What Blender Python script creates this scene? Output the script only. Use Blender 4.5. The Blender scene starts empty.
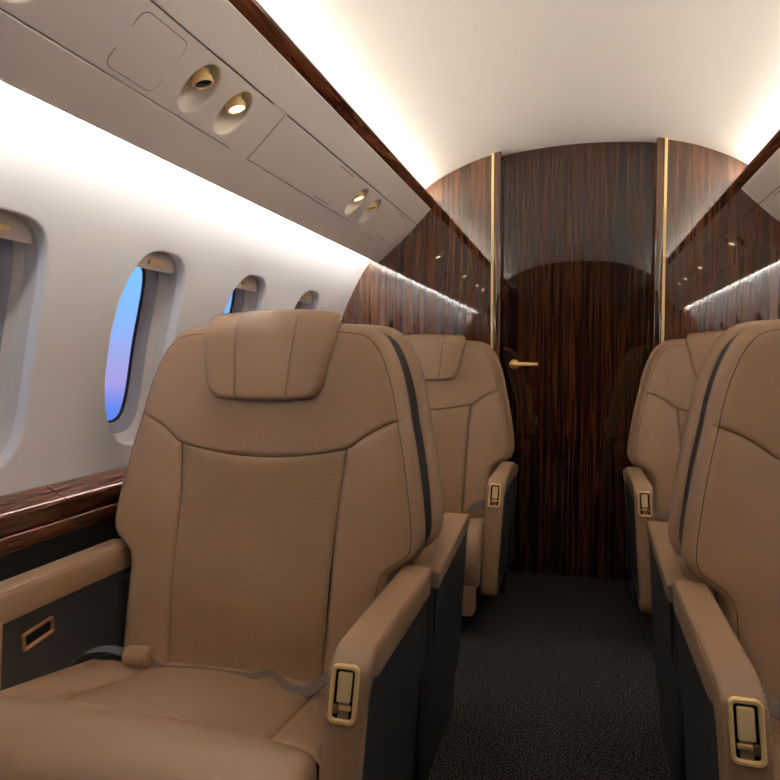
import bpy, bmesh, math
import numpy as np
from mathutils import Vector, Matrix

sc = bpy.context.scene
COL = sc.collection
PI = math.pi

# ------------------------------------------------------------------ materials
def new_mat(name):
    m = bpy.data.materials.new(name); m.use_nodes = True
    nt = m.node_tree
    b = nt.nodes['Principled BSDF']
    return m, nt, b

def simple(name, col, rough=.5, metal=0.0, ior=1.5, coat=0.0):
    m, nt, b = new_mat(name)
    b.inputs['Base Color'].default_value = (*col, 1)
    b.inputs['Roughness'].default_value = rough
    b.inputs['Metallic'].default_value = metal
    b.inputs['IOR'].default_value = ior
    b.inputs['Coat Weight'].default_value = coat
    return m

def N(nt, t, **kw):
    n = nt.nodes.new(t)
    for k, v in kw.items():
        if k in n.inputs: n.inputs[k].default_value = v
        else: setattr(n, k, v)
    return n

def ramp(nt, stops):
    r = nt.nodes.new('ShaderNodeValToRGB')
    cr = r.color_ramp
    while len(cr.elements) > 1: cr.elements.remove(cr.elements[0])
    cr.elements[0].position = stops[0][0]; cr.elements[0].color = (*stops[0][1], 1)
    for p, c in stops[1:]:
        e = cr.elements.new(p); e.color = (*c, 1)
    return r

def leather(name, col, rough=.39):
    m, nt, b = new_mat(name)
    tc = N(nt, 'ShaderNodeTexCoord')
    n1 = N(nt, 'ShaderNodeTexNoise', Scale=5.0, Detail=3.0)
    nt.links.new(tc.outputs['Object'], n1.inputs['Vector'])
    r = ramp(nt, [(.3, tuple(c*.93 for c in col)), (.7, tuple(min(1, c*1.06) for c in col))])
    nt.links.new(n1.outputs['Fac'], r.inputs['Fac'])
    nt.links.new(r.outputs['Color'], b.inputs['Base Color'])
    v = N(nt, 'ShaderNodeTexVoronoi', Scale=420.0)
    nt.links.new(tc.outputs['Object'], v.inputs['Vector'])
    bp = N(nt, 'ShaderNodeBump', Strength=.10, Distance=.001)
    nt.links.new(v.outputs['Distance'], bp.inputs['Height'])
    nt.links.new(bp.outputs['Normal'], b.inputs['Normal'])
    b.inputs['Roughness'].default_value = rough
    b.inputs['Specular IOR Level'].default_value = .5
    return m

def perforated(name, col):
    m, nt, b = new_mat(name)
    uv = N(nt, 'ShaderNodeUVMap')
    mp = N(nt, 'ShaderNodeMapping'); mp.inputs['Rotation'].default_value = (0, 0, PI/4)
    nt.links.new(uv.outputs['UV'], mp.inputs['Vector'])
    v = N(nt, 'ShaderNodeTexVoronoi', Scale=225.0, Randomness=0.0)
    v.voronoi_dimensions = '2D'
    nt.links.new(mp.outputs['Vector'], v.inputs['Vector'])
    r = ramp(nt, [(.20, tuple(c*.42 for c in col)), (.36, tuple(c*.95 for c in col)), (.6, tuple(c*1.08 for c in col))])
    nt.links.new(v.outputs['Distance'], r.inputs['Fac'])
    nt.links.new(r.outputs['Color'], b.inputs['Base Color'])
    bp = N(nt, 'ShaderNodeBump', Strength=.5, Distance=.002)
    nt.links.new(v.outputs['Distance'], bp.inputs['Height'])
    nt.links.new(bp.outputs['Normal'], b.inputs['Normal'])
    b.inputs['Roughness'].default_value = .5
    b.inputs['Specular IOR Level'].default_value = .35
    return m

def wood(name, dark, mid, light, scale=(31, 31, .7), rough=.025, ior=2.1, seed=0.0):
    m, nt, b = new_mat(name)
    tc = N(nt, 'ShaderNodeTexCoord')
    mp = N(nt, 'ShaderNodeMapping'); mp.inputs['Scale'].default_value = scale
    mp.inputs['Location'].default_value = (seed, seed, seed)
    nt.links.new(tc.outputs['Object'], mp.inputs['Vector'])
    a = N(nt, 'ShaderNodeTexNoise', Scale=1.0, Detail=6.0, Roughness=.62, Distortion=.35)
    nt.links.new(mp.outputs['Vector'], a.inputs['Vector'])
    mp2 = N(nt, 'ShaderNodeMapping'); mp2.inputs['Scale'].default_value = (scale[0]*4.2, scale[1]*4.2, scale[2]*4) if scale[0] == scale[1] else tuple(s*4.5 for s in scale)
    nt.links.new(tc.outputs['Object'], mp2.inputs['Vector'])
    f = N(nt, 'ShaderNodeTexNoise', Scale=1.0, Detail=4.0, Roughness=.7)
    nt.links.new(mp2.outputs['Vector'], f.inputs['Vector'])
    mix = N(nt, 'ShaderNodeMath', operation='MULTIPLY_ADD')
    nt.links.new(f.outputs['Fac'], mix.inputs[0]); mix.inputs[1].default_value = .34
    nt.links.new(a.outputs['Fac'], mix.inputs[2])
    r = ramp(nt, [(.50, dark), (.60, mid), (.69, light), (.77, mid), (.88, dark)])
    nt.links.new(mix.outputs[0], r.inputs['Fac'])
    nt.links.new(r.outputs['Color'], b.inputs['Base Color'])
    b.inputs['Roughness'].default_value = rough
    b.inputs['IOR'].default_value = ior
    return m

def carpet_mat():
    m, nt, b = new_mat('carpet')
    tc = N(nt, 'ShaderNodeTexCoord')
    n1 = N(nt, 'ShaderNodeTexNoise', Scale=260.0, Detail=1.5)
    nt.links.new(tc.outputs['Object'], n1.inputs['Vector'])
    r = ramp(nt, [(.38, (.006, .0055, .005)), (.52, (.023, .021, .0185)), (.64, (.135, .122, .10))])
    nt.links.new(n1.outputs['Fac'], r.inputs['Fac'])
    nt.links.new(r.outputs['Color'], b.inputs['Base Color'])
    bp = N(nt, 'ShaderNodeBump', Strength=.8, Distance=.004)
    nt.links.new(n1.outputs['Fac'], bp.inputs['Height'])
    nt.links.new(bp.outputs['Normal'], b.inputs['Normal'])
    b.inputs['Roughness'].default_value = .95
    b.inputs['Specular IOR Level'].default_value = .1
    return m

def emit(name, col, s):
    m = bpy.data.materials.new(name); m.use_nodes = True
    nt = m.node_tree; nt.nodes.clear()
    o = nt.nodes.new('ShaderNodeOutputMaterial'); e = nt.nodes.new('ShaderNodeEmission')
    e.inputs['Color'].default_value = (*col, 1); e.inputs['Strength'].default_value = s
    nt.links.new(e.outputs[0], o.inputs['Surface'])
    return m

def glass_mat():
    m = bpy.data.materials.new('window_glass'); m.use_nodes = True
    nt = m.node_tree; nt.nodes.clear()
    o = nt.nodes.new('ShaderNodeOutputMaterial')
    t = nt.nodes.new('ShaderNodeBsdfTransparent'); g = nt.nodes.new('ShaderNodeBsdfGlossy')
    g.inputs['Roughness'].default_value = .02
    f = nt.nodes.new('ShaderNodeFresnel'); f.inputs['IOR'].default_value = 1.12
    mx = nt.nodes.new('ShaderNodeMixShader')
    nt.links.new(f.outputs[0], mx.inputs[0]); nt.links.new(t.outputs[0], mx.inputs[1]); nt.links.new(g.outputs[0], mx.inputs[2])
    nt.links.new(mx.outputs[0], o.inputs['Surface'])
    return m

TAN = (.375, .228, .126)
M = dict(
    leather=leather('tan_leather', TAN),
    perf=perforated('perforated_tan_leather', tuple(c*1.1 for c in TAN)),
    thread=simple('dark_thread', (.06, .034, .018), .7),
    stitch=simple('pale_stitch', (.36, .24, .15), .6),
    shell=leather('charcoal_leather', (.028, .028, .0275), .5),
    black=simple('black_plastic', (.008, .008, .008), .5),
    belt=simple('belt_webbing', (.15, .105, .070), .6),
    gold=simple('gold_metal', (1.0, .74, .33), .30, .22),
    goldsatin=simple('satin_gold_metal', (1.0, .76, .38), .42, .15),
    copper=simple('copper_metal', (.72, .40, .22), .3, 1.0),
    well=simple('latch_well', (.06, .018, .008), .25, .6),
    wall=simple('wall_panel', (.89, .87, .845), .5),
    ceiling=simple('ceiling_panel', (.80, .74, .665), .5),
    bin=simple('beige_panel', (.92, .845, .77), .4),
    cup=simple('cup_enamel', (.82, .74, .65), .35),
    seam=simple('seam_shadow_gap', (.05, .038, .028), .8),
    liner=simple('window_liner', (.74, .69, .63), .4),
    bezel=simple('window_bezel', (.36, .35, .42), .4),
    gasket=simple('rubber_gasket', (.015, .015, .02), .5),
    shade=simple('window_shade', (.78, .69, .59), .5),
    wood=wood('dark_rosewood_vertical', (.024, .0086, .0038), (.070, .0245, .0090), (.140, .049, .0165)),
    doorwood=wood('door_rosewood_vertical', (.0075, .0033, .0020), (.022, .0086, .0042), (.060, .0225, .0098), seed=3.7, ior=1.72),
    ledge=wood('ledge_rosewood', (.020, .006, .003), (.085, .024, .011), (.15, .05, .022), scale=(38, 2.2, 38), rough=.08, ior=1.6),
    carpet=carpet_mat(),
    glass=glass_mat(),
    lens=emit('lamp_lens', (1.0, .83, .58), 3.5),
    darklens=simple('dark_lens', (.01, .008, .006), .1),
    led_wall=emit('cool_white_led', (1.0, .98, .96), 92.0),
    led_ceil=emit('warm_white_led', (1.0, .94, .86), 16.0),
)

# ------------------------------------------------------------------ mesh helpers
def link(name, me, parent=None):
    o = bpy.data.objects.new(name, me); COL.objects.link(o)
    if parent is not None: o.parent = parent
    return o

class MB:
    def __init__(s): s.v = []; s.f = []; s.uv = {}; s.mi = []
    def add(s, vs, fs, uv=None, mi=0):
        b = len(s.v); s.v.extend([tuple(map(float, v)) for v in vs])
        for f in fs: s.f.append(tuple(b+i for i in f)); s.mi.append(mi)
        if uv is not None:
            for i, u in enumerate(uv): s.uv[b+i] = u
    def grid(s, P, closed_u=False, uv=None, mi=0):
        P = np.asarray(P); nv, nu = P.shape[:2]; fs = []
        for j in range(nv-1):
            for i in range(nu if closed_u else nu-1):
                k = (i+1) % nu
                fs.append((j*nu+i, j*nu+k, (j+1)*nu+k, (j+1)*nu+i))
        s.add(P.reshape(-1, 3), fs, None if uv is None else np.asarray(uv).reshape(-1, 2), mi)
    def bm(s, bm, mi=0):
        bm.verts.index_update()
        s.add([v.co for v in bm.verts], [[v.index for v in f.verts] for f in bm.faces], None, mi); bm.free()
    def box(s, x0, x1, y0, y1, z0, z1, bev=0.0, seg=3, fn=None, mi=0):
        bm = bmesh.new(); bmesh.ops.create_cube(bm, size=1)
        for v in bm.verts:
            v.co = Vector(((x0+x1)/2+v.co.x*(x1-x0), (y0+y1)/2+v.co.y*(y1-y0), (z0+z1)/2+v.co.z*(z1-z0)))
        if bev: bmesh.ops.bevel(bm, geom=bm.edges[:], offset=bev, segments=seg, affect='EDGES', profile=.5)
        if fn:
            for v in bm.verts: v.co = Vector(fn(*v.co))
        s.bm(bm, mi)
    def prism(s, poly, mapf, d0, d1, bev=0.0, seg=2, fn=None, mi=0):
        """poly: 2D points; mapf(a,b,d)->xyz; extruded between depths d0,d1"""
        bm = bmesh.new()
        a = [bm.verts.new(mapf(p[0], p[1], d0)) for p in poly]
        b = [bm.verts.new(mapf(p[0], p[1], d1)) for p in poly]
        n = len(poly)
        bm.faces.new(a); bm.faces.new(b[::-1])
        for i in range(n): bm.faces.new((a[i], b[i], b[(i+1) % n], a[(i+1) % n]))
        bmesh.ops.recalc_face_normals(bm, faces=bm.faces)
        if bev:
            es = [e for e in bm.edges if any(len(f.verts) == n for f in e.link_faces) and len(e.link_faces) == 2]
            if n <= 8: es = bm.edges[:]
            bmesh.ops.bevel(bm, geom=es, offset=bev, segments=seg, affect='EDGES', profile=.5, clamp_overlap=True)
        bmesh.ops.triangulate(bm, faces=[f for f in bm.faces if len(f.verts) > 4])
        if fn:
            for v in bm.verts: v.co = Vector(fn(*v.co))
        s.bm(bm, mi)
    def tube(s, pts, r, n=8, caps=True, mi=0, closed=False):
        pts = [Vector(p) for p in pts]; m = len(pts)
        rr = r if hasattr(r, '__len__') else [r]*m
        rings = []; up = Vector((.31, .27, .91))
        for i, p in enumerate(pts):
            if closed: t = pts[(i+1) % m]-pts[i-1]
            else: t = pts[min(i+1, m-1)]-pts[max(i-1, 0)]
            t.normalize(); a = t.cross(up)
            if a.length < 1e-3: a = t.cross(Vector((1, 0, 0)))
            a.normalize(); b = t.cross(a)
            rings.append([p+rr[i]*(math.cos(q)*a+math.sin(q)*b) for q in (2*PI*k/n for k in range(n))])
        if closed: rings.append(rings[0])
        s.grid([[tuple(v) for v in R] for R in rings], closed_u=True, mi=mi)
        if caps and not closed:
            for R in (rings[0], rings[-1]): s.add(R, [list(range(n))], mi=mi)
    def lathe(s, prof, origin, axis, n=32, xa=None, mi=0):
        """prof: (radius, height) along axis"""
        ax = Vector(axis).normalized()
        a = Vector(xa).normalized() if xa else ax.orthogonal().normalized()
        b = ax.cross(a)
        P = [[tuple(Vector(origin)+ax*h+r*(math.cos(q)*a+math.sin(q)*b)) for q in (2*PI*k/n for k in range(n))] for r, h in prof]
        s.grid(P, closed_u=True, mi=mi)
    def build(s, name, mat, parent=None, smooth=True, xform=None, sharp=35, recalc=True):
        me = bpy.data.meshes.new(name)
        vs = s.v if xform is None else [xform(*v) for v in s.v]
        me.from_pydata(vs, [], s.f); me.validate()
        mats = mat if isinstance(mat, (list, tuple)) else [mat]
        for q in mats: me.materials.append(q)
        if len(mats) > 1 and len(me.polygons) == len(s.mi):
            me.polygons.foreach_set('material_index', s.mi)
        if s.uv:
            ul = me.uv_layers.new(name='UVMap')
            for lp in me.loops: ul.data[lp.index].uv = s.uv.get(lp.vertex_index, (0, 0))
        bm = bmesh.new(); bm.from_mesh(me)
        if recalc: bmesh.ops.recalc_face_normals(bm, faces=bm.faces)
        if smooth:
            for f in bm.faces: f.smooth = True
            for e in bm.edges:
                if len(e.link_faces) == 2 and e.calc_face_angle(0) > math.radians(sharp): e.smooth = False
        bm.to_mesh(me); bm.free()
        return link(name, me, parent)

def resample(pts, ts):
    P = np.asarray(pts, float); d = np.r_[0, np.cumsum(np.hypot(*np.diff(P, axis=0).T))]
    d /= d[-1]
    return np.stack([np.interp(ts, d, P[:, k]) for k in range(P.shape[1])], 1)

def cr(pts, n=10):
    """smooth curve through points (Catmull-Rom)"""
    P = np.asarray(pts, float); Q = np.vstack([2*P[0]-P[1], P, 2*P[-1]-P[-2]]); out = []
    for i in range(1, len(Q)-2):
        a, b, c, d = Q[i-1:i+3]
        for t in np.arange(n)/n:
            out.append(.5*((2*b)+(-a+c)*t+(2*a-5*b+4*c-d)*t*t+(-a+3*b-3*c+d)*t**3))
    out.append(P[-1]); return np.array(out)

def fillet(pts, rads, n=10):
    P = [np.array(p, float) for p in pts]; out = [P[0]]
    for i in range(1, len(P)-1):
        r = rads[i-1]; a = P[i-1]-P[i]; b = P[i+1]-P[i]; a /= np.linalg.norm(a); b /= np.linalg.norm(b)
        ang = math.acos(max(-1, min(1, a@b))); t = r/math.tan(ang/2)
        c = P[i]+(a+b)/np.linalg.norm(a+b)*r/math.sin(ang/2)
        s0 = P[i]+a*t; s1 = P[i]+b*t
        v0 = s0-c; v1 = s1-c; w = math.acos(max(-1, min(1, (v0@v1)/(r*r))))
        for k in range(n+1):
            q = k/n
            out.append(c+(math.sin((1-q)*w)*v0+math.sin(q*w)*v1)/math.sin(w))
    out.append(P[-1]); return np.array(out)

def coons(B, T, L, R, us, vs):
    b = resample(B, us); t = resample(T, us); l = resample(L, vs); r = resample(R, vs)
    U = us[None, :, None]; V = vs[:, None, None]
    G = (1-V)*b[None]+V*t[None]+(1-U)*l[:, None]+U*r[:, None]
    G -= (1-U)*(1-V)*b[0]+U*(1-V)*b[-1]+(1-U)*V*t[0]+U*V*t[-1]
    return G

def pdist(G, pl):
    pl = np.asarray(pl, float); pl = resample(pl, np.linspace(0, 1, 70)); A = pl[:-1]; D = pl[1:]-A
    X = G.reshape(-1, 2)[:, None]-A[None]
    t = np.clip((X*D).sum(2)/np.maximum((D*D).sum(1), 1e-12), 0, 1)
    return np.sqrt(((X-t[..., None]*D)**2).sum(2)).min(1).reshape(G.shape[:2])

def roll(d, r, dep):
    q = np.clip(1-d/r, 0, 1); return dep*(1-np.sqrt(1-q*q))

def cosp(n, k=.65):
    t = np.linspace(0, 1, n); return (1-k)*t+k*(.5-.5*np.cos(PI*t))

def pad(B, T, L, R, rolls, base, mapf, nu=44, nv=44, us=None, vs=None, extra=None):
    """quilted pad: 2D Coons patch with rolled edges. rolls = ((r,dep) for B,T,L,R)"""
    us = cosp(nu) if us is None else us; vs = cosp(nv) if vs is None else vs
    G = coons(B, T, L, R, us, vs); o = np.zeros(G.shape[:2])
    for pl, rd in zip((B, T, L, R), rolls):
        if rd: o += roll(pdist(G, pl), *rd)**2
    off = base(G[..., 0], G[..., 1])-np.sqrt(o)
    if extra is not None: off = off+extra(G[..., 0], G[..., 1])
    P = np.array([[mapf(G[j, i, 0], G[j, i, 1], off[j, i]) for i in range(G.shape[1])] for j in range(G.shape[0])])
    return P, G

def mirror2(pts): return [(-a, b) for a, b in pts][::-1]

def tag(o, label=None, cat=None, group=None, kind=None):
    if label: o['label'] = label
    if cat: o['category'] = cat
    if group: o['group'] = group
    if kind: o['kind'] = kind
    return o

def empty(name, loc=(0, 0, 0)):
    o = bpy.data.objects.new(name, None); COL.objects.link(o); o.location = loc; o.empty_display_size = .1
    return o

# ------------------------------------------------------------------ cabin shell
YF, YB = -.46, 2.88          # front wall, rear bulkhead
RC, ZC = 1.123, .75          # fuselage section
def cyl(side, Y, phi, off=0.0):
    r = RC+off
    return (side*r*math.cos(phi), Y, ZC+r*math.sin(phi))

PH0, PH1 = math.radians(-4.3), math.radians(43.5)
CEN = [.027, .514, 1.001, 1.488, 1.975, 2.462]
WA, WB, PC = .128, .258, math.radians(12.0)      # window half sizes, centre angle
HW = .2435
def superell(a, b, q, n=3.0):
    c, s = math.cos(q), math.sin(q)
    r = (abs(c/a)**n+abs(s/b)**n)**(-1/n)
    return r*c, r*s

def wall_cell(mb, side, yc):
    s0, s1 = (PH0-PC)*RC, (PH1-PC)*RC
    angs = sorted(set([2*PI*k/88 for k in range(88)]+[math.atan2(b, a) % (2*PI) for a in (-HW, HW) for b in (s0, s1)]))
    rings = []
    for d, off in ((-.002, .024), (0, .011), (.0016, .0045), (.0036, .0013), (.0056, .0002), (.0075, 0), (.010, 0), (.018, 0), (.030, 0)):
        rings.append([cyl(side, yc+y, PC+s/RC, off) for y, s in (superell(WA+d, WB+d, q) for q in angs)])
    for t in (.15, .35, .6, .8, 1.0):
        R = []
        for q in angs:
            y, s = superell(WA+.030, WB+.030, q); c, sn = math.cos(q), math.sin(q)
            k = min((HW/abs(c)) if abs(c) > 1e-9 else 9, (s1/sn) if sn > 1e-9 else ((s0/sn) if sn < -1e-9 else 9))
            ye, se = k*c, k*sn
            R.append(cyl(side, yc+y+(ye-y)*t, PC+(s+(se-s)*t)/RC))
        rings.append(R)
    mb.grid(rings, closed_u=True)

def make_wall(side, nm):
    mb = MB()
    for yc in CEN: wall_cell(mb, side, yc)
    for y0, y1 in ((YF-.02, CEN[0]-HW), (CEN[-1]+HW, YB+.02)):
        mb.grid([[cyl(side, y, PH0+(PH1-PH0)*k/40) for y in (y0, y1)] for k in range(41)])
    o = mb.build(nm, M['wall'], sharp=50); tag(o, kind='structure')
    # lower side panel below the ledge
    lo = MB()
    prof = [(1.123, .650), (1.10, .60), (1.088, .57), (1.085, .30), (1.0, .08), (.98, -.01)]
    prof = fillet(prof, [.01, .01, .05, .08], 5)
    lo.grid([[(side*x, y, z) for y in (YF-.02, YB+.02)] for x, z in prof])
    w = lo.build(nm.replace('wall', 'baseboard'), M['shell']); tag(w, kind='structure')
    return o

make_wall(-1, 'wall_left'); make_wall(1, 'wall_right')

# windows
wn = 0
def ring_at(side, yc, d, off, n=72, a=WA, b=WB):
    return [cyl(side, yc+y, PC+s/RC, off) for y, s in (superell(a+d, b+d, 2*PI*k/n) for k in range(n))]
def make_window(side, yc):
    global wn; wn += 1
    mb = MB()
    mb.grid([ring_at(side, yc, d, o) for d, o in ((.008, .020), (.001, .0215), (-.0015, .027), (-.004, .034), (-.0045, .037), (-.0105, .046), (-.011, .049), (-.019, .059), (-.0245, .067), (-.03, .068))], closed_u=True)
    w = mb.build('window_%d' % wn, M['liner'], sharp=28); tag(w, kind='structure')
    bz = MB(); bz.grid([ring_at(side, yc, d, o) for d, o in ((-.0235, .066), (-.030, .068), (-.041, .074), (-.050, .088), (-.052, .092))], closed_u=True)
    bz.build('bezel', M['bezel'], w)
    g = MB(); g.grid([ring_at(side, yc, d, o) for d, o in ((-.050, .0875), (-.0545, .0885), (-.0555, .094), (-.02, .10), (.03, .10), (.03, .02))], closed_u=True)
    g.build('gasket', M['gasket'], w)
    p = MB(); rows = []
    for k in (0, .25, .5, .75, 1.0):
        rows.append([cyl(side, yc+y*k, PC+s*k/RC, .093) for y, s in (superell(WA-.051, WB-.051, 2*PI*i/72) for i in range(72))])
    p.grid(rows, closed_u=True); p.build('pane', M['glass'], w)
    # pulled-up shade with its gold pull
    sh = MB(); top = WB-.004; lowb = top-.052
    for off0, off1 in ((.033, .040),):
        pts = []
        for k in range(41):
            q = math.pi*k/40
            y, s = superell(WA-.004, top, q)
            if s >= lowb: pts.append((y, s))
        pts = [(superell(WA-.004, top, math.asin(min(1, .79)))[0], lowb)] + pts if False else pts
        yl = pts[0][0]; yr = pts[-1][0]
        poly = [(yl*1.04, lowb)]+pts+[(yr*1.04, lowb)]
        n = len(poly)
        m = lambda a, b, d: cyl(side, yc+a, PC+b/RC, d)
        sh.prism(poly, m, off0, off1)
    so = sh.build('shade', M['shade'], w, smooth=False)
    pl = MB(); pb = lowb+.020
    pl.prism([(-.026, pb-.006), (.026, pb-.006), (.026, pb+.006), (-.026, pb+.006)], lambda a, b, d: cyl(side, yc+a, PC+b/RC, d), .024, .034, bev=.003)
    pl.build('shade_pull', M['gold'], so)
for side in (-1, 1):
    for yc in CEN: make_window(side, yc)

# ceiling
cp = [(0, 1.875), (.18, 1.867), (.34, 1.846), (.493, 1.800), (.6385, 1.724), (.75, 1.62), (.806, 1.532)]
cpf = cr([(-a, b) for a, b in cp[:0:-1]]+cp, 8)
mb = MB(); mb.grid([[(x, y, z) for y in np.linspace(YF-.02, YB+.12, 9)] for x, z in cpf])
tag(mb.build('ceiling', M['ceiling']), kind='structure')
def ceil_z(x): return float(np.interp(abs(x), [p[0] for p in cpf if p[0] >= 0], [p[1] for p in cpf if p[0] >= 0]))
# floor
mb = MB(); mb.box(-1.13, 1.13, YF-.05, YB+.16, -.05, 0)
tag(mb.build('floor', M['carpet'], smooth=False), kind='structure')

def section_poly(x0, x1, n=26, z0=0.0, extra=.008):
    """cabin section between x0 and x1, floor to ceiling"""
    def top(x):
        x = abs(x)
        if x <= .80: return ceil_z(x)+extra
        return ZC+math.sqrt(max(0, (RC+extra)**2-x*x))
    xs = np.linspace(x0, x1, n)
    return [(x0, z0)]+[(x1, z0)]+[(x, top(x)) for x in xs[::-1]]

# rear bulkhead: two glossy panels, posts, door
for s, nm in ((-1, 'wall_back_left'), (1, 'wall_back_right')):
    poly = section_poly(.345, 1.12, 40)
    mb = MB(); mb.prism([(s*a, b) for a, b in poly], lambda a, b, d: (a, d, b), YB, YB+.03)
    tag(mb.build(nm, M['wood'], smooth=False), kind='structure')
for k, s in ((1, -1), (2, 1)):
    mb = MB(); zt = ceil_z(.33)+.004
    x0, x1 = sorted((s*.313, s*.347))
    mb.box(x0, x1, YB-.014, YB+.09, 0, zt, bev=.004)
    t = mb.build('trim_%d' % k, M['wood']); tag(t, kind='structure')
    mb = MB(); x0, x1 = sorted((s*.342, s*.353)); mb.box(x0, x1, YB-.020, YB-.004, 0, zt-.003, bev=.002)
    mb.build('gold_strip', M['gold'], t)
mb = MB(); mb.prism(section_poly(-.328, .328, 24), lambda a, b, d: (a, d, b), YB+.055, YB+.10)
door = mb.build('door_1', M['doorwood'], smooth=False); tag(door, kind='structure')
mb = MB(); hx, hz, hy = -.256, .932, YB+.055
mb.lathe([(0, -.010), (.020, -.010), (.022, -.007), (.022, 0)], (hx, hy, hz), (0, 1, 0), 28)
mb.tube([(hx, hy-.005, hz), (hx, hy-.035, hz), (hx+.004, hy-.043, hz), (hx+.014, hy-.047, hz), (hx+.05, hy-.047, hz+.001), (hx+.105, hy-.046, hz)], [.011, .011, .0115, .011, .009, .0075], 14)
mb.build('door_handle', M['gold'], door)
mb = MB(); mb.box(-1.15, 1.15, YB+.11, YB+.15, 0, 1.92)  # unseen black backing added behind the door to stop sky light leaking in
tag(mb.build('light_block_back', M['black'], smooth=False), kind='structure')
# front wall behind the viewpoint
mb = MB(); mb.prism(section_poly(-1.12, 1.12, 60), lambda a, b, d: (a, d, b), YF-.03, YF)
tag(mb.build('wall_front', M['doorwood'], smooth=False), kind='structure')

# wooden side ledges with a joint
k = 2
for s in (-1, 1):
    for y0, y1 in ((YF, 1.166), (1.170, YB)):
        k += 1
        up = [(1.130, .671), (1.119, .671), (1.085, .652), (1.066, .646), (1.064, .640), (1.064, .636), (1.069, .630), (1.074, .603), (1.10, .600), (1.130, .600)]
        mb = MB(); mb.prism([(s*a, b) for a, b in up], lambda a, b, d: (a, d, b), y0, y1, fn=None)
        t = mb.build('trim_%d' % k, M['ledge'], sharp=60); tag(t, kind='structure')
        lo = [(1.125, .598), (1.070, .598), (1.068, .595), (1.072, .565), (1.076, .562), (1.125, .562)]
        mb = MB(); mb.prism([(s*a, b) for a, b in lo], lambda a, b, d: (a, d, b), y0, y1+(.1 if y1 < 2 else 0)-(0), fn=(lambda x, y, z: (x, y+.1, z)) if y0 > 1 else None)
        mb.build('lower_rail', M['ledge'], t, sharp=60)

# ------------------------------------------------------------------ overhead bins
BE = (-.732, -.681)   # direction of s in (x,z) for the left side
BN = (.681, -.732)    # normal into the cabin
def bmap(side):
    def f(Y, s, d):   # d: depth into the cabin
        crown = .006*math.sin(max(0, min(1, s/.335))*PI)
        x = -.624+BE[0]*s+BN[0]*(d+crown); z = 1.626+BE[1]*s+BN[1]*(d+crown)
        return (-side*x if side > 0 else x, Y, z)
    return f

def slab(mb, f, y0, y1, s0, s1, th=.012, e=.0018):
    ss = list(np.linspace(s0+e, s1-e, 9))
    prof = [(s0, -th), (s0, -e)]+[(s, 0) for s in ss]+[(s1, -e), (s1, -th)]
    ys = [y0, y0+e]+list(np.linspace(y0+.02, y1-.02, 4))+[y1-e, y1]
    mb.grid([[f(y, s, (d if y not in (y0, y1) else min(d, -e))) for s, d in prof] for y in ys])
    mb.grid([[f(y, s, -e if k else -th) for s in (s0, (s0+s1)/2, s1)] for k in (0, 1) for y in (y0,)])
    mb.grid([[f(y, s, -e if k else -th) for s in (s0, (s0+s1)/2, s1)] for k in (0, 1) for y in (y1,)])

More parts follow.
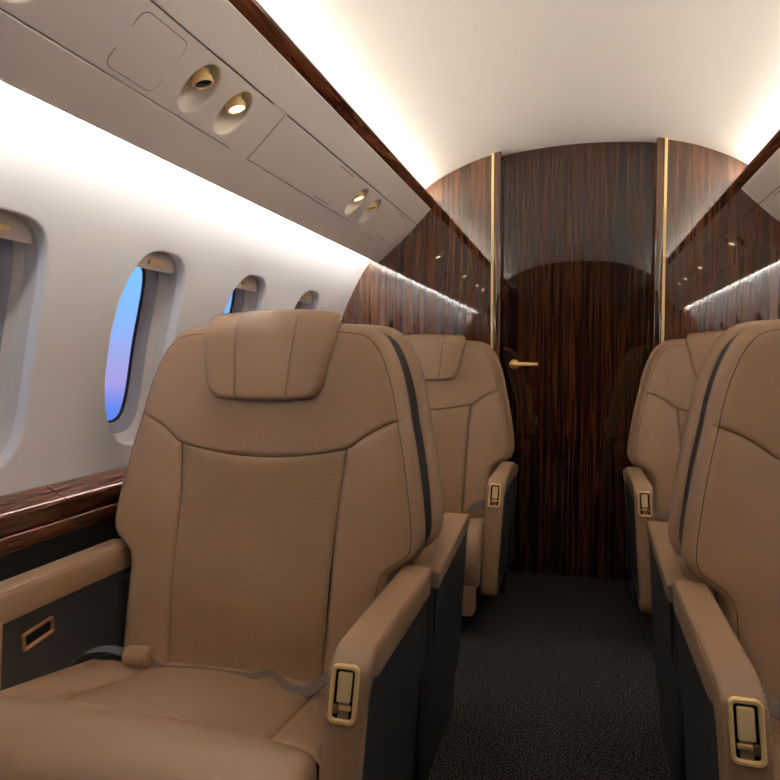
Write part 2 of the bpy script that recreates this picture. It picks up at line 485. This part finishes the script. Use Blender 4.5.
CUPS = [(.33, 'off'), (.475, 'on'), (.77, 'on'), (1.207, 'off'), (1.345, 'on'), (2.20, 'on'), (2.352, 'off')]
SC, RY, RS = .165, .045, .060
def make_bin(side, label):
    f = bmap(side)
    root = empty('overhead_bin', (0, 0, 0)); tag(root, label, 'overhead bin')
    Y0, Y1 = YF+.005, YB-.002
    mb = MB(); slab(mb, f, Y0, Y1, 0, .0905); mb.build('upper_panel', M['bin'], root)
    mb = MB(); slab(mb, f, Y0, Y1, .2405, .341); mb.build('lower_panel', M['bin'], root)
    # backing slab, dark inside the seams
    mb = MB()
    P = [[f(y, s, d) for s, d in ((.003, -.004), (.004, -.013), (.102, -.013), (.102, -.046), (.230, -.046), (.230, -.013), (.337, -.013), (.338, -.004), (.338, -.016), (.285, -.018), (.25, -.045), (.235, -.050), (.09, -.050), (.02, -.040), (.003, -.030), (.003, -.004))] for y in (Y0+.002, Y1-.002)]
    mb.grid(P); mb.build('bin_body', M['seam'], root)
    for (ya, yb) in ((Y0, 1.505), (1.508, Y1)):
        mb = MB(); cups = [c for c in CUPS if ya < c[0] < yb]
        hw = .060; cells = []; cur = ya
        for yc, _ in cups:
            if yc-hw > cur+.001: cells.append((cur, yc-hw, None))
            cells.append((max(cur, yc-hw), yc+hw, yc)); cur = yc+hw
        cells.append((cur, yb, None))
        s0, s1 = .0935, .2375
        for a, b, yc in cells:
            if yc is None:
                mb.grid([[f(y, s, 0) for y in np.linspace(a, b, 6)] for s in np.linspace(s0, s1, 9)])
            else:
                angs = sorted(set([2*PI*q/60 for q in range(60)]+[math.atan2(t, u) % (2*PI) for u in (a-yc, b-yc) for t in (s0-SC, s1-SC)]))
                rings = []
                for dl, dp in ((-.003, -.004), (-.0012, -.0012), (.001, 0)):
                    rings.append([f(yc+(RY+dl)*math.cos(q), SC+(RS+dl)*math.sin(q), dp) for q in angs])
                for t in (.5, 1.0):
                    R = []
                    for q in angs:
                        c, sn = math.cos(q), math.sin(q)
                        kk = min(((b-yc)/c if c > 1e-9 else ((a-yc)/c if c < -1e-9 else 9)), ((s1-SC)/sn if sn > 1e-9 else ((s0-SC)/sn if sn < -1e-9 else 9)))
                        yb_, sb_ = (RY+.001)*c, (RS+.001)*sn
                        R.append(f(yc+yb_+(kk*c-yb_)*t, SC+sb_+(kk*sn-sb_)*t, 0))
                    rings.append(R)
                mb.grid(rings, closed_u=True)
        for s in (s0, s1):
            mb.grid([[f(y, s, d) for y in np.linspace(ya, yb, 8)] for d in (0, -.012)])
        mb.build('service_panel', M['bin'], root, sharp=40)
    # flush fillers where the seams stop
    for s, ya, yb in ((.092, 1.44, 1.515), (.239, 1.419, 1.501)):
        mb = MB(); mb.prism([(ya, s-.0022), (yb, s-.0022), (yb, s+.0022), (ya, s+.0022)], f, -.008, .0002)
        mb.build('filler_strip', M['bin'], root, smooth=False)
    # cups with their lamps
    for yc, state in CUPS:
        mb = MB(); n = 48; rings = []
        for rr, d in ((1.02, -.0042), (.98, -.004), (.92, -.014), (.80, -.028), (.64, -.038), (.40, -.043), (.02, -.044)):
            rings.append([f(yc+RY*rr*math.cos(2*PI*q/n), SC-.020*(1-rr)+RS*rr*math.sin(2*PI*q/n), d) for q in range(n)])
        mb.grid(rings, closed_u=True)
        cup = mb.build('lamp_cup', M['cup'], root)
        o = Vector(f(yc, SC-.026, -.034)); nrm = (Vector(f(yc, SC-.026, .02))-o).normalized()
        ax = (nrm*.55+Vector((0, 0, -.75))+Vector((0, .10, 0))).normalized()
        mb = MB(); mb.lathe([(.0, -.012), (.018, -.012), (.018, .001), (.0215, .003), (.0215, .010), (.0185, .012), (.0185, .020), (.0220, .022), (.0220, .033), (.0205, .035), (.0182, .035), (.0172, .031)], o, ax, 32)
        lamp = mb.build('lamp_barrel', M['gold'], cup)
        mb = MB(); mb.lathe([(.0175, .0315), (.010, .0325), (.0001, .033)], o, ax, 24)
        mb.build('lamp_lens', M['lens'] if state == 'on' else M['darklens'], cup)
    # access hatch: rounded flush plate with a thin dark outline
    for (ya, yb, sa, sb) in ((.976, 1.108, .108, .226),):
        for nm, g, d0, d1, mt in (('hatch_gap', .0012, -.003, .0003, 'seam'), ('hatch', 0, -.003, .0008, 'bin')):
            r = .018
            poly = []
            for cy, cs, a0 in ((yb-r, sb-r, 0), (ya+r, sb-r, 90), (ya+r, sa+r, 180), (yb-r, sa+r, 270)):
                for q in range(7):
                    an = math.radians(a0+15*q); poly.append((cy+(r+g)*math.cos(an), cs+(r+g)*math.sin(an)))
            mb = MB(); mb.prism(poly, f, d0, d1); mb.build(nm, M[mt], root, smooth=False)
    for ya, yb, s in ((1.92, 2.045, .104), (1.92, 2.04, .228), (2.585, 2.70, .104), (2.585, 2.70, .228)):
        mb = MB(); mb.prism([(ya, s-.0008), (yb, s-.0008), (yb, s+.0008), (ya, s+.0008)], f, -.003, .0004)
        mb.build('slit', M['seam'], root, smooth=False)
    # wood rail hiding the ceiling light, and both light strips
    sx = 1 if side > 0 else -1
    mb = MB(); rail = [(.6255, 1.6285), (.604, 1.650), (.6015, 1.655), (.6015, 1.660), (.604, 1.663), (.609, 1.663), (.640, 1.634), (.636, 1.622)]
    mb.prism([(sx*a, b) for a, b in rail], lambda a, b, d: (a, d, b), Y0, Y1)
    mb.build('wood_rail', M['ledge'], root, sharp=50)
    mb = MB(); mb.box(*sorted((sx*.652, sx*.656)), Y0+.01, Y1-.01, 1.652, 1.682)
    mb.build('ceiling_light_strip', M['led_ceil'], root, smooth=False)
    mb = MB()
    mb.prism([(Y0+.01, .300), (Y1-.01, .300), (Y1-.01, .322), (Y0+.01, .322)], f, -.0195, -.023)
    mb.build('wall_light_strip', M['led_wall'], root, smooth=False)
    return root
make_bin(-1, 'beige overhead bin above the row of windows, with gold spot lamps in round cups')
make_bin(1, 'beige overhead bin showing only its end, above the seat cut off by the picture edge')

# ------------------------------------------------------------------ seats
LEAN = .2
def bmapb(x, z, off): return (x, LEAN*(z-.575)-off, z-off*LEAN)

OUT_UP = [(.322, .825), (.314, .865), (.300, .915), (.281, .962), (.266, .988)]
TOPC = [(-.266, .988), (-.240, 1.012), (-.200, 1.023), (-.10, 1.029), (0, 1.031), (.10, 1.029), (.200, 1.023), (.240, 1.012), (.266, .988)]
WING = [(.322, .825), (.340, .745), (.354, .668), (.363, .60), (.363, .572), (.353, .548), (.330, .533), (.308, .518), (.300, .495), (.298, .42), (.296, .29)]
SEAM_SIDE = [(.322, .825), (.290, .816), (.252, .797), (.225, .778), (.2, .761)]
SEAM_MID = [(-.2, .761), (-.10, .744), (0, .738), (.10, .744), (.2, .761)]
CSIDE = [(.2, .761), (.1905, .66), (.184, .54), (.181, .42), (.180, .29)]

def outline(off=0.0):
    """closed-at-bottom outline from lower left over the top to lower right, offset outwards"""
    r = [tuple(p) for p in cr(WING, 6)[::-1]]+[tuple(p) for p in cr(OUT_UP, 6)[1:]]+[tuple(p) for p in cr(TOPC, 6)[::-1][1:]]
    half = r
    pts = np.array([(x, z) for x, z in half if x >= -1e-9])
    full = np.vstack([pts*[-1, 1], pts[::-1][1:]])   # left bottom ... top ... right bottom
    full = resample(full, np.linspace(0, 1, 130))
    t = np.gradient(full, axis=0); n = np.stack([-t[:, 1], t[:, 0]], 1); n /= np.linalg.norm(n, axis=1)[:, None]
    return full+n*off

def ribbon(mb, pts, wdir, w, th=.0022):
    P = []
    pts = cr(pts, 8)
    for i, p in enumerate(pts):
        t = pts[min(i+1, len(pts)-1)]-pts[max(i-1, 0)]; t /= np.linalg.norm(t)
        ww = w(i/(len(pts)-1)) if callable(w) else w
        wv = np.array(wdir(i/(len(pts)-1)), float); wv /= np.linalg.norm(wv); n = np.cross(t, wv); n /= np.linalg.norm(n)
        P.append([p+wv*ww/2+n*th/2, p-wv*ww/2+n*th/2, p-wv*ww/2-n*th/2, p+wv*ww/2-n*th/2])
    mb.grid(P, closed_u=True)

def build_seat(name, mir, kd=1.0):
    """seat facing -y; mir=-1 puts the aisle arm on the other side"""
    root = empty(name)
    X = (lambda x, y, z: (mir*x, y, z))
    def B(mb, nm, mat, par=root, **k): return mb.build(nm, mat, par, xform=X, **k)
    so, sm = (.028, .028), (.013, .009)
    # backrest: core shell is the parent part of the pads
    core = MB(); prof = [(-.030, .050), (-.005, .058), (-.005, .165)]
    core.grid([[ (lambda q: (q[0], LEAN*(q[1]-.575)+(y if y < .1 else .05+.115*kd), q[1]))(p) for p in outline(o)] for o, y in prof])
    o_ = outline(-.006); poly = [tuple(p) for p in o_]
    core.prism(poly, lambda a, b, d: (a, LEAN*(b-.575)+d, b), .055, .05+.115*kd)
    back = B(core, 'backrest_core', M['black'])
    band = MB(); prof = [(-.004, .024), (.001, .031), (.0045, .038), (.005, .046), (.002, .054), (-.008, .060), (-.030, .062)]
    band.grid([[(p[0], LEAN*(p[1]-.575)+y, p[1]) for p in outline(o)] for o, y in prof])
    B(band, 'side_band', M['leather'], back)
    # front pads
    base_u = lambda x, z: .006+.010*np.exp(-((z-.93)/.08)**2)*np.exp(-(x/.24)**2)
    P, G = pad(cr([(-a, b) for a, b in SEAM_SIDE]+SEAM_MID[1:-1]+SEAM_SIDE[::-1], 6), cr(TOPC, 6), cr([(-a, b) for a, b in OUT_UP], 6), cr(OUT_UP, 6), (sm, so, so, so), base_u, bmapb, 60, 50)
    mb = MB(); mb.grid(P, uv=G); B(mb, 'upper_pad', M['leather'], back)
    base_c = lambda x, z: .004+.006*np.cos(np.clip(x/.19, -1, 1)*PI/2)+.012*np.exp(-((z-.47)/.11)**2)
    P, G = pad([(-.18, .29), (.18, .29)], cr(SEAM_MID, 8), cr([(-a, b) for a, b in CSIDE[::-1]], 8), cr(CSIDE[::-1], 8), (sm, sm, sm, sm), base_c, bmapb, 50, 56)
    mb = MB(); mb.grid(P, uv=G); B(mb, 'centre_pad', M['perf'], back)
    for s in (1, -1):
        m2 = lambda L: [(s*a, b) for a, b in L]
        base_b = lambda x, z: .006+.016*np.exp(-((np.abs(x)-.268)/.05)**2)*np.clip((.80-z)/.2, 0, 1)
        P, G = pad(m2([(.180, .29), (.296, .29)]), cr(m2(SEAM_SIDE[::-1]), 8), cr(m2(CSIDE[::-1]), 8), cr(m2(WING[::-1]), 8), (None, sm, sm, so), base_b, bmapb, 40, 64)
        mb = MB(); mb.grid(P, uv=G); B(mb, 'side_bolster', M['leather'], back)
    # seam threads
    for pl in (cr([(-a, b) for a, b in SEAM_SIDE]+SEAM_MID[1:-1]+SEAM_SIDE[::-1], 6), cr(CSIDE, 6), cr([(-a, b) for a, b in CSIDE], 6)):
        mb = MB(); mb.tube([bmapb(a, b, -.0050) for a, b in (pl[5:-5] if abs(pl[0][0]) > .25 else pl)], .0020, 6); B(mb, 'seam', M['thread'], back)
    mb = MB(); ol = outline(-.014)
    mb.tube([bmapb(a, b, float(base_u(a, b) if b > .825 else .006+.016*np.exp(-((abs(a)-.268)/.05)**2)*np.clip((.80-b)/.2, 0, 1))-.0042) for a, b in ol], .0010, 5)
    B(mb, 'seam', M['thread'], back)
    # rear shell
    rs = MB(); kq = lambda y: .066+(y-.066)*kd
    prof = [(-.03, .148), (-.006, .149), (.003, .154), (.009, .164), (.012, .188), (.008, .215), (-.006, .238), (-.035, .250)]
    rs.grid([[(p[0], LEAN*(p[1]-.575)+kq(y), p[1]) for p in outline(o)] for o, y in prof])
    oo = outline(-.035); m = len(oo)
    rs.grid([[(oo[i][0]*k, LEAN*(oo[i][1]-.575)+kq(.25)+.006*(1-abs(k)), oo[i][1]) for k in (1, .5, 0)] for i in range(m//2+1)])
    rs.grid([[(-oo[i][0]*k, LEAN*(oo[i][1]-.575)+kq(.25)+.006*(1-abs(k)), oo[i][1]) for k in (1, .5, 0)] for i in range(m//2+1)])
    B(rs, 'rear_shell', M['leather'], back)
    # headrest pillow
    hb = [(-0.1323, .884), (-0.1115, .870), (-0.0567, .866), (0.0000, .865), (0.0567, .866), (0.1115, .870), (0.1323, .884)]
    ht = [(-0.1607, 1.042), (-0.1465, 1.052), (-0.0756, 1.060), (0.0000, 1.063), (0.0756, 1.060), (0.1465, 1.052), (0.1607, 1.042)]
    hl = [(-0.1323, .884), (-0.1417, .905), (-0.1540, .96), (-0.1644, 1.02), (-0.1607, 1.042)]
    hr_ = [(-a, b) for a, b in hl]
    us = np.array(sorted(set(list(cosp(44))+[.5+q*(.212+e) for q in (1, -1) for e in (-.016, -.010, -.006, -.003, 0, .003, .006, .010, .016)])))
    vs = cosp(36)
    G = coons(cr(hb, 6), cr(ht, 6), cr(hl, 6), cr(hr_, 6), us, vs)
    o = roll(pdist(G, cr(hb, 6)), .018, .018)**2+roll(pdist(G, cr(ht, 6)), .05, .050)**2+roll(pdist(G, cr(hl, 6)), .016, .016)**2+roll(pdist(G, cr(hr_, 6)), .016, .016)**2
    gr = np.zeros(len(us))
    for q in (1, -1): gr += .0035*np.exp(-((us-(.5+q*.212))/.0055)**2)
    off = .026+.006*np.cos((us-.5)*PI)[None]*np.ones((len(vs), 1))-np.sqrt(o)-gr[None]
    P = np.array([[bmapb(G[j, i, 0], G[j, i, 1], off[j, i]) for i in range(len(us))] for j in range(len(vs))])
    mb = MB(); mb.grid(P, uv=G)
    per = np.vstack([P[0], P[1:, -1], P[-1, ::-1][1:], P[::-1, 0][1:]])
    bk = [bmapb(*q) for q in [(g[0], g[1], -.012) for g in np.vstack([G[0], G[1:, -1], G[-1, ::-1][1:], G[::-1, 0][1:]])]]
    mb.grid([per, bk])
    hrest = B(mb, 'headrest', M['leather'], sharp=60)
    for q in (1, -1):
        mb = MB(); u = np.array([.5+q*.212]); Gs = coons(cr(hb, 6), cr(ht, 6), cr(hl, 6), cr(hr_, 6), u, np.linspace(.02, .98, 26))[:, 0]
        i = int(np.argmin(abs(us-u[0])))
        mb.tube([bmapb(g[0], g[1], float(np.interp(v, vs, off[:, i]))+.0004) for g, v in zip(Gs, np.linspace(.02, .98, 26))], .0013, 5)
        B(mb, 'seam', M['thread'], hrest)

    # seat cushion on a side profile (y,z): back to front
    cprof = cr([(.03, .275), (-.06, .294), (-.14, .310), (-.24, .330), (-.345, .350)], 8)
    def cmap(x, t, off):       # t is y
        z = float(np.interp(-t, -cprof[:, 0], cprof[:, 1]))
        return (x, t-off*.12, z+off)
    base_ce = lambda x, y: .004+.012*np.cos(np.clip(x/.2, -1, 1)*PI/2)*np.cos(np.clip((y+.16)/.2, -1, 1)*PI/2)
    front = cr([(-.207, -.350), (-.1, -.343), (0, -.340), (.1, -.343), (.207, -.350)], 6)
    P, G = pad(front, [(-.172, .02), (.172, .02)], [(-.207, -.350), (-.172, .02)], [(.207, -.350), (.172, .02)], ((.014, .010), None, (.014, .010), (.014, .010)), base_ce, cmap, 44, 44)
    mb = MB(); mb.grid(P, uv=G)
    cushion = B(mb, 'seat_cushion', M['perf'])
    for s in (1, -1):
        base_s = lambda x, y: .004+.012*np.clip((np.abs(x)-.2)/.06, 0, 1)
        P, G = pad([(s*.207, -.350), (s*.315, -.395)], [(s*.172, .02), (s*.315, .02)], [(s*.207, -.350), (s*.172, .02)], [(s*.315, -.395), (s*.315, .02)], ((.014, .010), None, (.014, .010), (.02, .02)), base_s, cmap2 if False else (lambda x, t, off: cmap(x, max(t, -.345), off) if t > -.345 else (x, t, .350+(-.345-t)*.16+off)), 24, 40)
        mb = MB(); mb.grid(P, uv=G); B(mb, 'cushion_bolster', M['leather'], cushion)
    # front roll
    rp = cr([(-.338, .338), (-.350, .360), (-.376, .377), (-.415, .382), (-.455, .373), (-.495, .347), (-.522, .302), (-.530, .250), (-.522, .20), (-.50, .17)], 8)
    d = np.r_[0, np.cumsum(np.hypot(*np.diff(rp, axis=0).T))]; LR = d[-1]
    def rmap(x, t, off):
        y = np.interp(t, d, rp[:, 0]); z = np.interp(t, d, rp[:, 1]); e = 1e-3
        ty = np.interp(t+e, d, rp[:, 0])-np.interp(t-e, d, rp[:, 0]); tz = np.interp(t+e, d, rp[:, 1])-np.interp(t-e, d, rp[:, 1])
        L = math.hypot(ty, tz) or 1
        # keep the back edge of the roll on the bowed seam of the cushion
        bow = (-.010*abs(x/.2)**2 if abs(x) < .207 else -.010-.045*(abs(x)-.207)/.10)*max(0, 1-t/.10)
        return (x, y+tz/L*off+bow, z-ty/L*off)
    P, G = pad([(-.313, 0), (.313, 0)], [(-.313, LR), (.313, LR)], [(-.313, 0), (-.313, LR)], [(.313, 0), (.313, LR)], (None, None, (.022, .018), (.022, .018)), lambda x, t: 0*x+.002, rmap, 50, 60)
    mb = MB(); mb.grid(P, uv=G)
    for s in (0, -1):
        ed = P[:, s]; c = np.array([ed[0, 0], -.43, .26]); mb.grid([ed, ed*.0+c])
    B(mb, 'front_roll', M['leather'], cushion, sharp=70)
    for s in (1, -1):
        mb = MB(); mb.tube([rmap(s*.306, t, -.006) for t in np.linspace(.05, LR, 40)], .002, 6); B(mb, 'piping', M['thread'], cushion)
    # leg-rest flap under the roll
    mb = MB(); mb.box(-.30, .30, -.515, -.46, .07, .20, bev=.018); B(mb, 'leg_rest', M['leather'])
    # base
    mb = MB(); mb.box(-.312, .312, -.47, .22, .10, .275, bev=.01); mb.box(-.27, .27, -.30, .30, 0, .11, bev=.008)
    mb.box(-.372, -.30, -.02, .13, .10, .46, bev=.004); mb.box(.30, .372, -.02, .13, .10, .46, bev=.004)
    B(mb, 'seat_base', M['black'])

    # armrests
    shear = lambda x, y, z: (x-(.06*(.53-z) if x > 0 else -.06*(.53-z)), y, z)
    yf = lambda z: -.392-.12*(.50-z)
    path = fillet([(-.33, .112), (yf(.112), .112), (yf(.53), .53), (.022, .53)], [.035, .050], 10)
    path = resample(path, np.linspace(0, 1, 60))
    dd = np.r_[0, np.cumsum(np.hypot(*np.diff(path, axis=0).T))]
    ztop = np.array([p[1] for p in path])
    dep0 = .022+.034*np.clip((ztop-.47)/.06, 0, 1)
    x0, x1, r = .325, .388, .011
    for side in (1, -1):
        tg = np.gradient(path, axis=0); tg /= np.linalg.norm(tg, axis=1)[:, None]; nn = np.stack([tg[:, 1], -tg[:, 0]], 1)
        dep = dep0 if side > 0 else np.full(len(path), .056)
        mb = MB(); rows = []
        for i, p in enumerate(path):
            de = dep[i]
            sec = [(x0+.006, de+.002), (x0+.001, de), (x0, de-.003), (x0, r)]
            sec += [(x0+r-r*math.cos(a), r-r*math.sin(a)) for a in (PI/8, PI/4, 3*PI/8)]
            sec += [(x0+r, 0), ((x0+x1)/2, -.002), (x1-r, 0)]
            sec += [(x1-r+r*math.sin(a), r-r*math.cos(a)) for a in (PI/8, PI/4, 3*PI/8)]
            sec += [(x1, r), (x1, de-.003), (x1-.001, de), (x1-.006, de+.002)]
            rows.append([shear(side*a, p[0]+nn[i][0]*b, p[1]+nn[i][1]*b) for a, b in sec])
        mb.grid(rows)
        mb.add(rows[-1], [list(range(len(rows[-1])))]); mb.add(rows[0], [list(range(len(rows[0])))])
        arm = B(mb, 'armrest', M['leather'], sharp=50)
        # dark side panel inside the leather wrap
        inner = [tuple(path[i]+nn[i]*(dep[i]-.004)) for i in range(4, len(path), 2)]+[(.022, .53-.05), (.022, .112)]
        inner = [q for q in inner if q[1] > .118 or q[1] == .112]
        inner.append((inner[0][0], .112))
        mb = MB(); mb.prism(inner, lambda a, b, dx: (side*dx, a, b), x0+.0035, x1-.0035, fn=shear)
        B(mb, 'side_panel', M['shell'], arm, smooth=False)
        # stitches beside the edges
        LT = dd[-1]
        for e in (x0+.0035, x1-.0035):
            mb = MB()
            for t in np.arange(.06, LT-.01, .0085):
                a = [np.array([np.interp(tt, dd, path[:, k]) for k in (0, 1)]) for tt in (t, t+.0048)]
                k = int(np.argmin(abs(dd-t))); nv_ = nn[k]*.0022
                mb.tube([shear(side*e, q[0]+nv_[0], q[1]+nv_[1]) for q in a], .0009, 5, caps=True)
            B(mb, 'stitching', M['stitch'], arm)
        if side == 1:   # gold seat-control latch on the front face of the aisle arm
            zc, xc = .474, (x0+x1)/2-.001
            def lm(a, b, dd_): return shear(xc+a, yf(zc+b)-dd_, zc+b)
            def rr(w, h, rad, n=6):
                out = []
                for cx, cz, a0 in ((w-rad, h-rad, 0), (-w+rad, h-rad, 90), (-w+rad, -h+rad, 180), (w-rad, -h+rad, 270)):
                    for q in range(n+1):
                        an = math.radians(a0+90*q/n); out.append((cx+rad*math.cos(an), cz+rad*math.sin(an)))
                return out
            mb = MB()
            lv = [(.0212, .0412, .010, 0), (.0212, .0412, .010, .0045), (.0200, .0400, .0092, .0062), (.0160, .0360, .006, .0062), (.0148, .0348, .005, .0048), (.0148, .0348, .005, -.001)]
            mb.grid([[lm(a, b, q) for a, b in rr(w, h, rad)] for w, h, rad, q in lv], closed_u=True)
            fr = B(mb, 'latch_frame', M['gold'], arm)
            mb = MB(); mb.prism(rr(.0151, .0351, .005), lm, -.002, .0012); B(mb, 'latch_well', M['well'], fr, smooth=False)
            mb = MB(); mb.prism(rr(.0102, .0205, .0015, 2), (lambda a, b, q: lm(a+.0005, b+.0100, q)), .001, .0062, bev=.001); B(mb, 'latch_lever', M['goldsatin'], fr)
            mb = MB(); mb.prism(rr(.0090, .0030, .001, 2), (lambda a, b, q: lm(a+.0035, b-.0185, q)), .001, .0058, bev=.0008)
            B(mb, 'latch_bar', M['gold'], fr)
            mb = MB(); mb.tube([lm(-.0105, -.0145, .003), lm(-.0105, -.027, .003)], .0030, 10); B(mb, 'latch_pin', M['copper'], fr)
        else:           # copper recessed pull on the inner face of the wall-side arm
            def pm(a, b, q): return shear(-(x0+.0035-q), -.262+a, .427+b+.12*a)
            def rr2(w, h, rad, n=5):
                out = []
                for cx, cz, a0 in ((w-rad, h-rad, 0), (-w+rad, h-rad, 90), (-w+rad, -h+rad, 180), (w-rad, -h+rad, 270)):
                    for qq in range(n+1):
                        an = math.radians(a0+90*qq/n); out.append((cx+rad*math.cos(an), cz+rad*math.sin(an)))
                return out
            mb = MB()
            lv = [(.038, .0165, .005, 0), (.038, .0165, .005, .004), (.0365, .015, .004, .0055), (.0325, .011, .003, .0055), (.031, .0095, .002, .003), (.031, .0095, .002, -.001)]
            mb.grid([[pm(a, b, q) for a, b in rr2(w, h, rad)] for w, h, rad, q in lv], closed_u=True)
            fr = B(mb, 'recessed_pull', M['copper'], arm)
            mb = MB(); mb.prism(rr2(.0315, .0100, .002), pm, -.001, .0012); B(mb, 'pull_well', M['black'], fr, smooth=False)
        # rear console behind the arm
        ya, yb = .108, (.50 if kd > .5 else .17)
        za, zb = .494, .494+.038*(yb-ya)/.39
        mb = MB()
        zt = lambda y: za+(zb-za)*(y-ya)/(yb-ya)
        # plan view: the inner edge is scooped round the back shell
        plan = [(x1, ya), (x1, yb), (.318, yb)]+[(x, y) for x, y in cr([(.318, yb-.03), (.334, yb-.12), (.345, yb-.20), (.346, ya+.06), (.336, ya)], 5) if y > ya+1e-6]+[(.336, ya)]
        plan = plan if yb > .3 else [(x1, ya), (x1, yb), (.33, yb), (.33, ya)]
        bm_ = []
        mb.prism([(side*a, b) for a, b in plan], lambda a, b, q: (a, b, zt(b)-q), 0, .040, bev=.006, seg=3, fn=shear)
        con = B(mb, 'console_cap', M['leather'], sharp=50)
        mb = MB(); mb.prism([(side*(a-(.003 if a > .36 else -.003)), b+(.003 if b == ya else (-.003 if b == yb else 0))) for a, b in plan], lambda a, b, q: (a, b, q), .11, .50, fn=lambda x, y, z: shear(x, y, zt(y)-.038 if z > .4 else z))
        B(mb, 'console_panel', M['shell'], con, smooth=False)
        mb = MB(); xa, xb = sorted((side*.30, side*.352)); mb.box(xa, xb, -.04, yb-.02, 0, .115, bev=.003); B(mb, 'plinth', M['shell'], con)
    # seat belt: covered retractor, strap along the crease, loose end at the aisle arm
    mb = MB()
    mb.lathe([(.0001, -.028), (.018, -.028), (.0205, -.025), (.0212, 0), (.0205, .025), (.018, .028), (.0001, .028)], (-.205, -.118, .333), (1, .06, .05), 24)
    belt = B(mb, 'belt_retractor', M['leather'])
    mb = MB()
    ribbon(mb, [(-.240, -.118, .334), (-.268, -.128, .344), (-.298, -.15, .346), (-.312, -.17, .338), (-.316, -.185, .325)], lambda t: (.2, .9, .3), .020, .004)
    ribbon(mb, [(-.240, -.114, .322), (-.268, -.128, .326), (-.292, -.145, .324), (-.302, -.16, .318)], lambda t: (.2, .9, .3), .020, .004)
    B(mb, 'belt_anchor', M['black'], belt)
    mb = MB()
    ribbon(mb, [(-.180, -.120, .334), (-.168, -.112, .316), (-.14, -.104, .308), (-.08, -.098, .311), (0, -.100, .315), (.05, -.110, .322), (.085, -.118, .336), (.105, -.122, .337), (.14, -.130, .322), (.17, -.135, .318), (.200, -.128, .332), (.222, -.115, .352), (.245, -.107, .370), (.275, -.10, .374), (.305, -.098, .374)],
           lambda t: (0, .5, 1) if t < .5 else ((0, .5+.5*(t-.5)/.15, 1) if t < .65 else (.05, 1, 1)), (lambda t: .013 if t < .5 else .013+.020*min(1, (t-.5)/.3)), .003)
    B(mb, 'belt_strap', M['belt'], belt)
    return root

def copy_seat(src):
    r = src.copy(); COL.objects.link(r)
    for ch in src.children:
        c = ch.copy(); COL.objects.link(c); c.parent = r
        for g in ch.children:
            d = g.copy(); COL.objects.link(d); d.parent = c
    return r

A = build_seat('cabin_seat', 1)
A.location = (-.650, 1.250, 0)
tag(A, 'large complete tan leather seat beside the windows, with a loose belt on its cushion', 'seat', 'tan leather cabin seats')
Cc = build_seat('cabin_seat', -1)
Cc.location = (.583, 1.305, 0)
tag(Cc, 'tan leather seat cut off by the picture edge, across the aisle from the complete one', 'seat', 'tan leather cabin seats')
Bs = build_seat('cabin_seat', 1, .18)
Bs.location = (-.612, 2.685, 0)
tag(Bs, 'smaller tan leather seat before the bulkhead, behind the complete large seat', 'seat', 'tan leather cabin seats')
Ds = build_seat('cabin_seat', -1, .18)
Ds.location = (.588, 2.685, 0)
tag(Ds, 'smaller tan leather seat before the bulkhead, behind the seat cut off by the picture edge', 'seat', 'tan leather cabin seats')

# ------------------------------------------------------------------ sky outside
w = bpy.data.worlds.new('sky'); sc.world = w; w.use_nodes = True
nt = w.node_tree; bg = nt.nodes['Background']
tc = nt.nodes.new('ShaderNodeTexCoord'); sp = nt.nodes.new('ShaderNodeSeparateXYZ')
nt.links.new(tc.outputs['Generated'], sp.inputs[0])
mr = nt.nodes.new('ShaderNodeMapRange'); mr.inputs[1].default_value = -.25; mr.inputs[2].default_value = .35
nt.links.new(sp.outputs['Z'], mr.inputs[0])
rp_ = ramp(nt, [(.0, (.05, .12, .45)), (.30, (.11, .22, .80)), (.37, (.36, .33, .72)), (.42, (.34, .36, .74)), (.50, (.25, .44, .90)), (.62, (.20, .52, 1.0)), (.85, (.14, .46, 1.0)), (1.0, (.08, .30, .85))])
nt.links.new(mr.outputs[0], rp_.inputs['Fac']); nt.links.new(rp_.outputs['Color'], bg.inputs['Color'])
bg.inputs['Strength'].default_value = .46

# ------------------------------------------------------------------ camera
cam = bpy.data.cameras.new('camera'); co = bpy.data.objects.new('camera', cam); COL.objects.link(co)
cam.sensor_width = 36; cam.lens = 36*650.02/780; cam.clip_start = .01
co.location = (.0172, 0, .9492)
co.rotation_euler = (PI/2-.0453, 0, .2815)
sc.camera = co
sc.view_settings.view_transform = 'Standard'; sc.view_settings.look = 'None'
sc.view_settings.gamma = 1; sc.view_settings.use_curve_mapping = False
sc.view_settings.exposure = 1.30
sc.cycles.use_denoising = True
sc.cycles.max_bounces = 10; sc.cycles.diffuse_bounces = 6; sc.cycles.glossy_bounces = 5
sc.cycles.sample_clamp_indirect = 8
